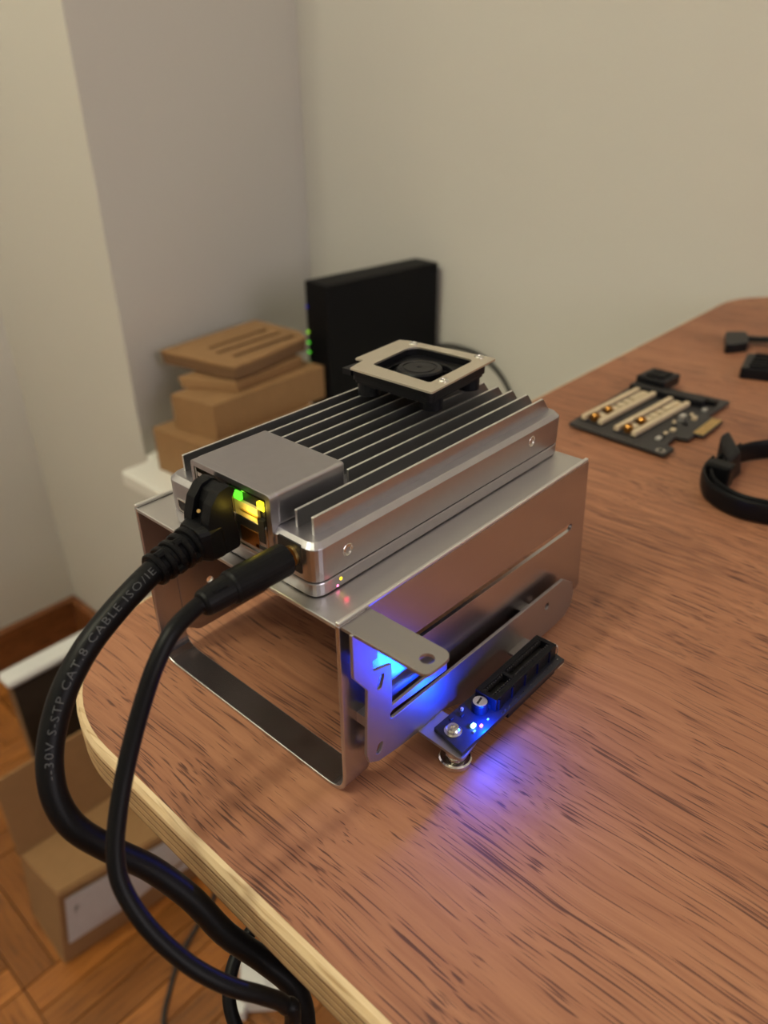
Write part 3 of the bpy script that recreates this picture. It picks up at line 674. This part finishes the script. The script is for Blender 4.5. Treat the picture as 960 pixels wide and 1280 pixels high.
bm = bmesh.new(); prism(bm, roundpoly([(414, 78), (440, 76), (442, 99), (416, 101)], 2), 3.6, 11.5); ps = obj('power_header', bm, 'blk2', t, bevel=1)
obj('header_key', B(420, 436, 81, 95, 11.5, 12.8), 'blkm', ps, bevel=.4)
for (x, y, a, b, h, m_) in ((371, 44, 5, 3.5, 3.4, 'alu_top'), (377, 38, 3, 3, 2.6, 'cream'), (349, 41, 4, 3, 1.6, 'cream'), (342, 43, 3, 2.2, 1.2, 'cream'), (356, 43.5, 3.4, 2.4, 2, 'dark'), (330, 42.5, 5, 3, 1.2, 'alu_top'), (365, 39.5, 3, 3, 2, 'dark'), (397, 39, 4, 3, 1.6, 'alu_top'), (336, 42, 2, 2, 1.4, 'dark'), (362, 46, 2, 2, 2.4, 'cream'), (384, 43, 2.4, 2, 1.4, 'cream')):
    obj('chip', B(x, x + a, y, y + b, 3.6, 3.6 + h), m_, t, bevel=.2)
for (x, y) in ((325, 95), (420, 50), (350, 36.5)):
    bm = bmesh.new(); cyl(bm, (x, y, 0), 2.4, 2.0, n=14); obj('foot', bm, 'dark', t)

# coiled flat cable with plug on the desk, right side
t = thing('coiled_cable', (300, -20, 0), 'flat black cable coiled in a ring on the desk right of the stand', 'cable')
ring = []
for k in range(40):
    a = radians(75 + 320 * k / 39)
    ring.append(Vector((305 + 36 * cos(a), -48 + 42 * sin(a), 7.2)))
ring = [Vector(p) for p in [(338, -4, 7), (328, -3, 7), (312, -1.0, 7), (298, -2, 7), (283, -9, 7), (275, -19, 7), (272, -31, 7), (276, -46, 7), (286, -62, 7), (304, -76, 7), (326, -82, 7), (350, -76, 7), (367, -60, 7), (373, -42, 7), (366, -26, 7), (352, -14, 7), (338, -7, 7.5), (322, -3.8, 7.5), (300, -6, 7.5)]]
P = catmull(ring, 8)
bm = bmesh.new(); tube(bm, P, 1, 12, flat=(6.6, 1.5), up=(0, 0, 1)); obj('strap', bm, 'blk', t, smooth=True)
P2 = [p + Vector(((p.x - 322) * .075, (p.y + 42) * .075, 0)) for p in catmull(ring[2:12], 8)]
bm = bmesh.new(); tube(bm, P2, 1, 12, flat=(5.8, 1.4), up=(0, 0, 1)); obj('strap', bm, 'blk', t, smooth=True)
bm = bmesh.new(); hull8(bm, [(300, -12, 1), (322, -13, 1), (329, -2, 1), (316, 2, 1)], [(303, -9, 15), (318, -10, 17), (340, 5, 19), (332, 7, 17)])
obj('plug', bm, 'blk2', t, bevel=1.5)
bm = bmesh.new(); box(bm, 293, 303, -14, 0, 1, 15.5); obj('buckle', bm, 'blk', t, bevel=1.5)

t = thing('plug_lead', (575, 80, 0), 'black connector on a ribbon lead lying at the far right of the desk', 'cable')
bm = bmesh.new(); prism(bm, roundpoly([(545, 81), (566, 69), (600, 82), (588, 97)], 4), 0, 8); obj('connector', bm, 'blk2', t, bevel=2)
bm = bmesh.new(); tube(bm, catmull([(588, 78, 5), (592, 70, 5), (594, 60, 6), (596, 40, 5), (600, 10, 4), (620, -60, 3), (690, -120, 3)], 8), 1, 12, flat=(6, 2.4), up=(1, 0, 0)); obj('lead', bm, 'blk', t, smooth=True)
t = thing('plug_block', (520, 42, 0), 'ribbed black connector block on the desk in front of the ribbon lead', 'connector')
bm = bmesh.new(); prism(bm, roundpoly([(492, 50), (500, 26), (546, 36), (534, 59)], 3), 0, 9); kb = obj('body', bm, 'blk2', t, bevel=1.2)
for k in range(5):
    bm = bmesh.new(); x = 498 + k * 8; prism(bm, [(x, 46 + k * 1.4), (x + 4, 47 + k * 1.4), (x + 8, 33 + k * 1.4), (x + 4, 32 + k * 1.4)], 9, 10.6); obj('ridge', bm, 'blkm', kb, bevel=.6)
bm = bmesh.new(); tube(bm, catmull([(540, 42, 6), (550, 34, 6), (558, 10, 5), (566, -40, 4), (590, -110, 4)], 8), 3.5, 12); obj('cable', bm, 'blk', t, smooth=True)

# ------------------------------------------------------------------ black router standing on the sill
SZ = -240
t = thing('router', (685, 618, SZ), 'tall black router standing upright on the white sill with green lights', 'router')
def rq(a, b):   # a along the long side 0..1, b across 0..1
    A = Vector((576, 604.4)); Bp = Vector((790.5, 586)); Cc = Vector((582, 654))
    return tuple(A + (Bp - A) * a + (Cc - A) * b)
bm = bmesh.new(); prism(bm, roundpoly([rq(0, 0), rq(1, 0), rq(1, 1), rq(0, 1)], 3), SZ + 6, -25); bd = obj('casing', bm, 'blkm', t, bevel=2, seg=3)
bm = bmesh.new(); prism(bm, roundpoly([rq(.1, -.15), rq(.9, -.15), rq(.9, 1.15), rq(.1, 1.15)], 6), SZ, SZ + 6); obj('base', bm, 'blkm', t, bevel=1)
for z, m_ in ((-60, 'ledb'), (-95, 'ledyg'), (-110, 'ledg'), (-124, 'ledg'), (-138, 'ledgd'), (-190, 'ledg')):
    c2 = rq(0, .93); bm = bmesh.new(); cyl(bm, (c2[0] - .2, c2[1], z), 1.5, 1.0, (-1, 0, 0), 12)
    obj('blue_light' if m_ == 'ledb' else 'green_light', bm, m_, t)
for k in range(14):
    a0 = .12 + k * .055; c2 = rq(a0, -.004); 
bm = bmesh.new(); tube(bm, catmull([(785, 600, -168), (797, 584, -153), (798, 548, -148), (798, 510, -152), (797, 477, -168), (796, 452, -193), (792, 436, -222), (785, 415, -237), (720, 250, -237)], 8), 3.0, 12)
# router lead leaves at the back and hangs to the sill
o = obj('lead', bm, 'blk', t, smooth=True)

# ------------------------------------------------------------------ stacked cardboard boxes on the sill
def cbox(name, label, quad, z0, z1, lid=True, m_='card'):
    cx = sum(p[0] for p in quad) / 4; cy = sum(p[1] for p in quad) / 4
    tt = thing(name, (cx, cy, z0), label, 'box', 'cardboard boxes stacked on the sill')
    bm = bmesh.new(); prism(bm, quad, z0, z1 - .8); obj('carton', bm, m_, tt, bevel=1)
    def lerp(a, b, u): return (a[0] + (b[0] - a[0]) * u, a[1] + (b[1] - a[1]) * u)
    a, b, c_, e = quad
    bm = bmesh.new(); prism(bm, [a, b, lerp(b, c_, .492), lerp(a, e, .492)], z1 - .8, z1 + .4); obj('flap', bm, m_, tt)
    bm = bmesh.new(); prism(bm, [lerp(a, e, .508), lerp(b, c_, .508), c_, e], z1 - .8, z1 + .2); obj('flap', bm, m_, tt)
    return tt
cbox('cardboard_box', 'lowest brown cardboard box of the stack on the white sill', [(358, 590), (540, 600), (530, 716), (349, 704)], SZ, -180)
cbox('cardboard_box', 'middle brown cardboard box of the stack beside the black router', [(379, 606), (572, 612), (566, 690), (368, 680)], -179.4, -134)
# top: moulded tray with wide rim and slots
t = thing('cardboard_tray', (470, 660, -133.5), 'top cardboard tray with wide rim and three long slots', 'box', 'cardboard boxes stacked on the sill')
bm = bmesh.new()
hull8(bm, [(426, 619, -133.4), (552, 632, -133.4), (548, 700, -133.4), (390, 686, -133.4)], [(426, 619, -119), (552, 632, -119), (556, 708, -119), (389, 692, -119)]); obj('tray_body', bm, 'card', t, bevel=1.5)
rim = [(423, 616), (475, 622), (528, 634), (568, 640), (582, 668), (580, 766), (401, 744)]
def shr(q, k):
    cx, cy = 490, 680; return [(cx + (x - cx) * k, cy + (y - cy) * k) for x, y in q]
holes = []
for j, (y0_, y1_, xa, xb) in enumerate(((646, 656, 450, 564), (673, 682, 444, 562), (699, 708, 450, 558))):
    holes.append([(xa, y0_), (xb, y0_ + 10), (xb, y1_ + 10), (xa, y1_)])
bm = bmesh.new(); plate(bm, rim, holes, lambda u, v, w_: (u, v, -101 + w_), 3.0); rm = obj('rim', bm, 'card', t, bevel=.8)
bm = bmesh.new(); V = loft(bm, [[(x, y, -116) for x, y in shr(rim, .965)], [(x, y, -101) for x, y in shr(rim, .992)]]); bm.faces.new(V[0]); obj('rim_edge', bm, 'cardd', t)

# ------------------------------------------------------------------ things on the floor
t = thing('moving_box', (120, 560, FZ), 'open brown cardboard box with pale label on the parquet below the desk corner', 'box')
Tz = -600
bot = [(8, 531), (330, 492), (338, 604), (12, 622)]; top = [(22, 513), (340, 455), (346, 590), (18, 600)]
def wallq(name, i, j, th, m_='card', parent=None):
    a, b = Vector((*bot[i], FZ + .2)), Vector((*bot[j], FZ + .2)); c_, e = Vector((*top[j], Tz)), Vector((*top[i], Tz))
    n = (b - a).cross(e - a).normalized() * th
    bm = bmesh.new(); hull8(bm, [a, b, c_, e], [a + n, b + n, c_ + n, e + n]); return obj(name, bm, m_, parent or t)
wn = wallq('front_panel', 0, 1, -3); wallq('side_panel', 3, 0, -3); wallq('side_panel', 1, 2, -3); wallq('rear_panel', 2, 3, -3)
bm = bmesh.new(); prism(bm, bot, FZ + .2, FZ + 3); obj('bottom_panel', bm, 'card', t)
bm = bmesh.new(); hull8(bm, [(23, 515, Tz), (339, 457, Tz), (344, 586, Tz - 4), (20, 597, Tz - 4)], [(23, 515, Tz + 3), (339, 457, Tz + 3), (344, 586, Tz - 1), (20, 597, Tz - 1)]); obj('flap', bm, 'card', t)
bm = bmesh.new(); hull8(bm, [(16, 600, Tz), (330, 592, Tz), (330, 588, Tz), (16, 596, Tz)], [(20, 604, -480), (328, 600, -480), (328, 597, -480), (20, 601, -480)]); obj('flap', bm, 'card', t)
# label on the front panel
def onfront(u, v, off):
    a, b = Vector((*bot[0], FZ)), Vector((*bot[1], FZ)); c_, e = Vector((*top[1], Tz)), Vector((*top[0], Tz))
    p = a.lerp(b, u).lerp(e.lerp(c_, u), v); n = (b - a).cross(e - a).normalized()
    if n.y > 0: n = -n
    return p + n * off
bm = bmesh.new(); hull8(bm, [onfront(*q, 3.1) for q in ((.02, .30), (.75, .30), (.75, .93), (.02, .93))], [onfront(*q, 3.6) for q in ((.02, .30), (.75, .30), (.75, .93), (.02, .93))]); lb = obj('shipping_label', bm, 'label', wn)
bm = bmesh.new()
for (u, v, a, b) in ((.05, .55, .05, .22), (.10, .62, .04, .18), (.145, .50, .05, .28), (.20, .60, .03, .22), (.24, .55, .06, .20), (.40, .5, .22, .05), (.40, .62, .25, .05), (.40, .74, .18, .05)):
    hull8(bm, [onfront(*q, 3.6) for q in ((u, v), (u + a, v), (u + a, v + b), (u, v + b))], [onfront(*q, 3.75) for q in ((u, v), (u + a, v), (u + a, v + b), (u, v + b))])
obj('smudged_print', bm, 'ink', lb)

t = thing('leaning_panel', (215, 725, FZ), 'upright dark panel with a rounded white top edge near the wall corner', 'panel')
bm = bmesh.new(); box(bm, 98, 330, 716, 740, FZ, -463); obj('dark_body', bm, 'cardd', t, bevel=3)
bm = bmesh.new(); box(bm, 92, 334, 710, 742, -461, -447); obj('white_edge', bm, 'white', t, bevel=7, seg=4)
bm = bmesh.new(); box(bm, 98, 330, 713, 716, FZ + 2, -463); obj('front_face', bm, 'dbrown', t)

t = thing('power_strip', (210, 320, FZ), 'long white power strip lying on the parquet beneath the desk edge', 'power strip')
bm = bmesh.new(); box(bm, 190, 236, 130, 470, FZ, FZ + 30); pw = obj('casing', bm, 'white', t, bevel=5, seg=3)
for k in range(5):
    bm = bmesh.new(); cyl(bm, (213, 190 + k * 55, FZ + 30), 18, .6, n=28); s = obj('socket', bm, 'label', t)
    for y_ in (-8, 8):
        bm = bmesh.new(); cyl(bm, (213, 190 + k * 55 + y_, FZ + 30.5), 2.4, .4, n=12); obj('pin_hole', bm, 'dark', s)
t = thing('power_adapter', (150, 330, FZ), 'white plug adapter lying on the parquet beside the power strip', 'adapter')
bm = bmesh.new(); prism(bm, roundpoly([(118, 322), (150, 290), (186, 318), (176, 350), (148, 358)], 8), FZ, FZ + 34); ad_ = obj('body', bm, 'white', t, bevel=4, seg=3)
bm = bmesh.new(); prism(bm, roundpoly([(104, 326), (116, 312), (128, 322), (116, 338)], 3), FZ, FZ + 20); obj('plug_nose', bm, 'white', ad_, bevel=3)
bm = bmesh.new(); prism(bm, [(146, 308), (158, 300), (170, 318), (158, 328)], FZ + 34, FZ + 34.6); obj('label_print', bm, 'label', ad_)
bm = bmesh.new(); tube(bm, catmull([(230, 520, FZ + 3), (200, 480, FZ + 3), (177, 459, FZ + 3), (140, 445, FZ + 3), (106, 429, FZ + 3), (75, 405, FZ + 3), (51, 381, FZ + 3), (20, 330, FZ + 3), (0, 250, FZ + 3), (30, 150, FZ + 3)], 8), 3, 12)
o = obj('floor_cord', bm, 'pcbg', smooth=True); tag(o, 'thin grey cord curving across the parquet beside the moving box', 'cord')
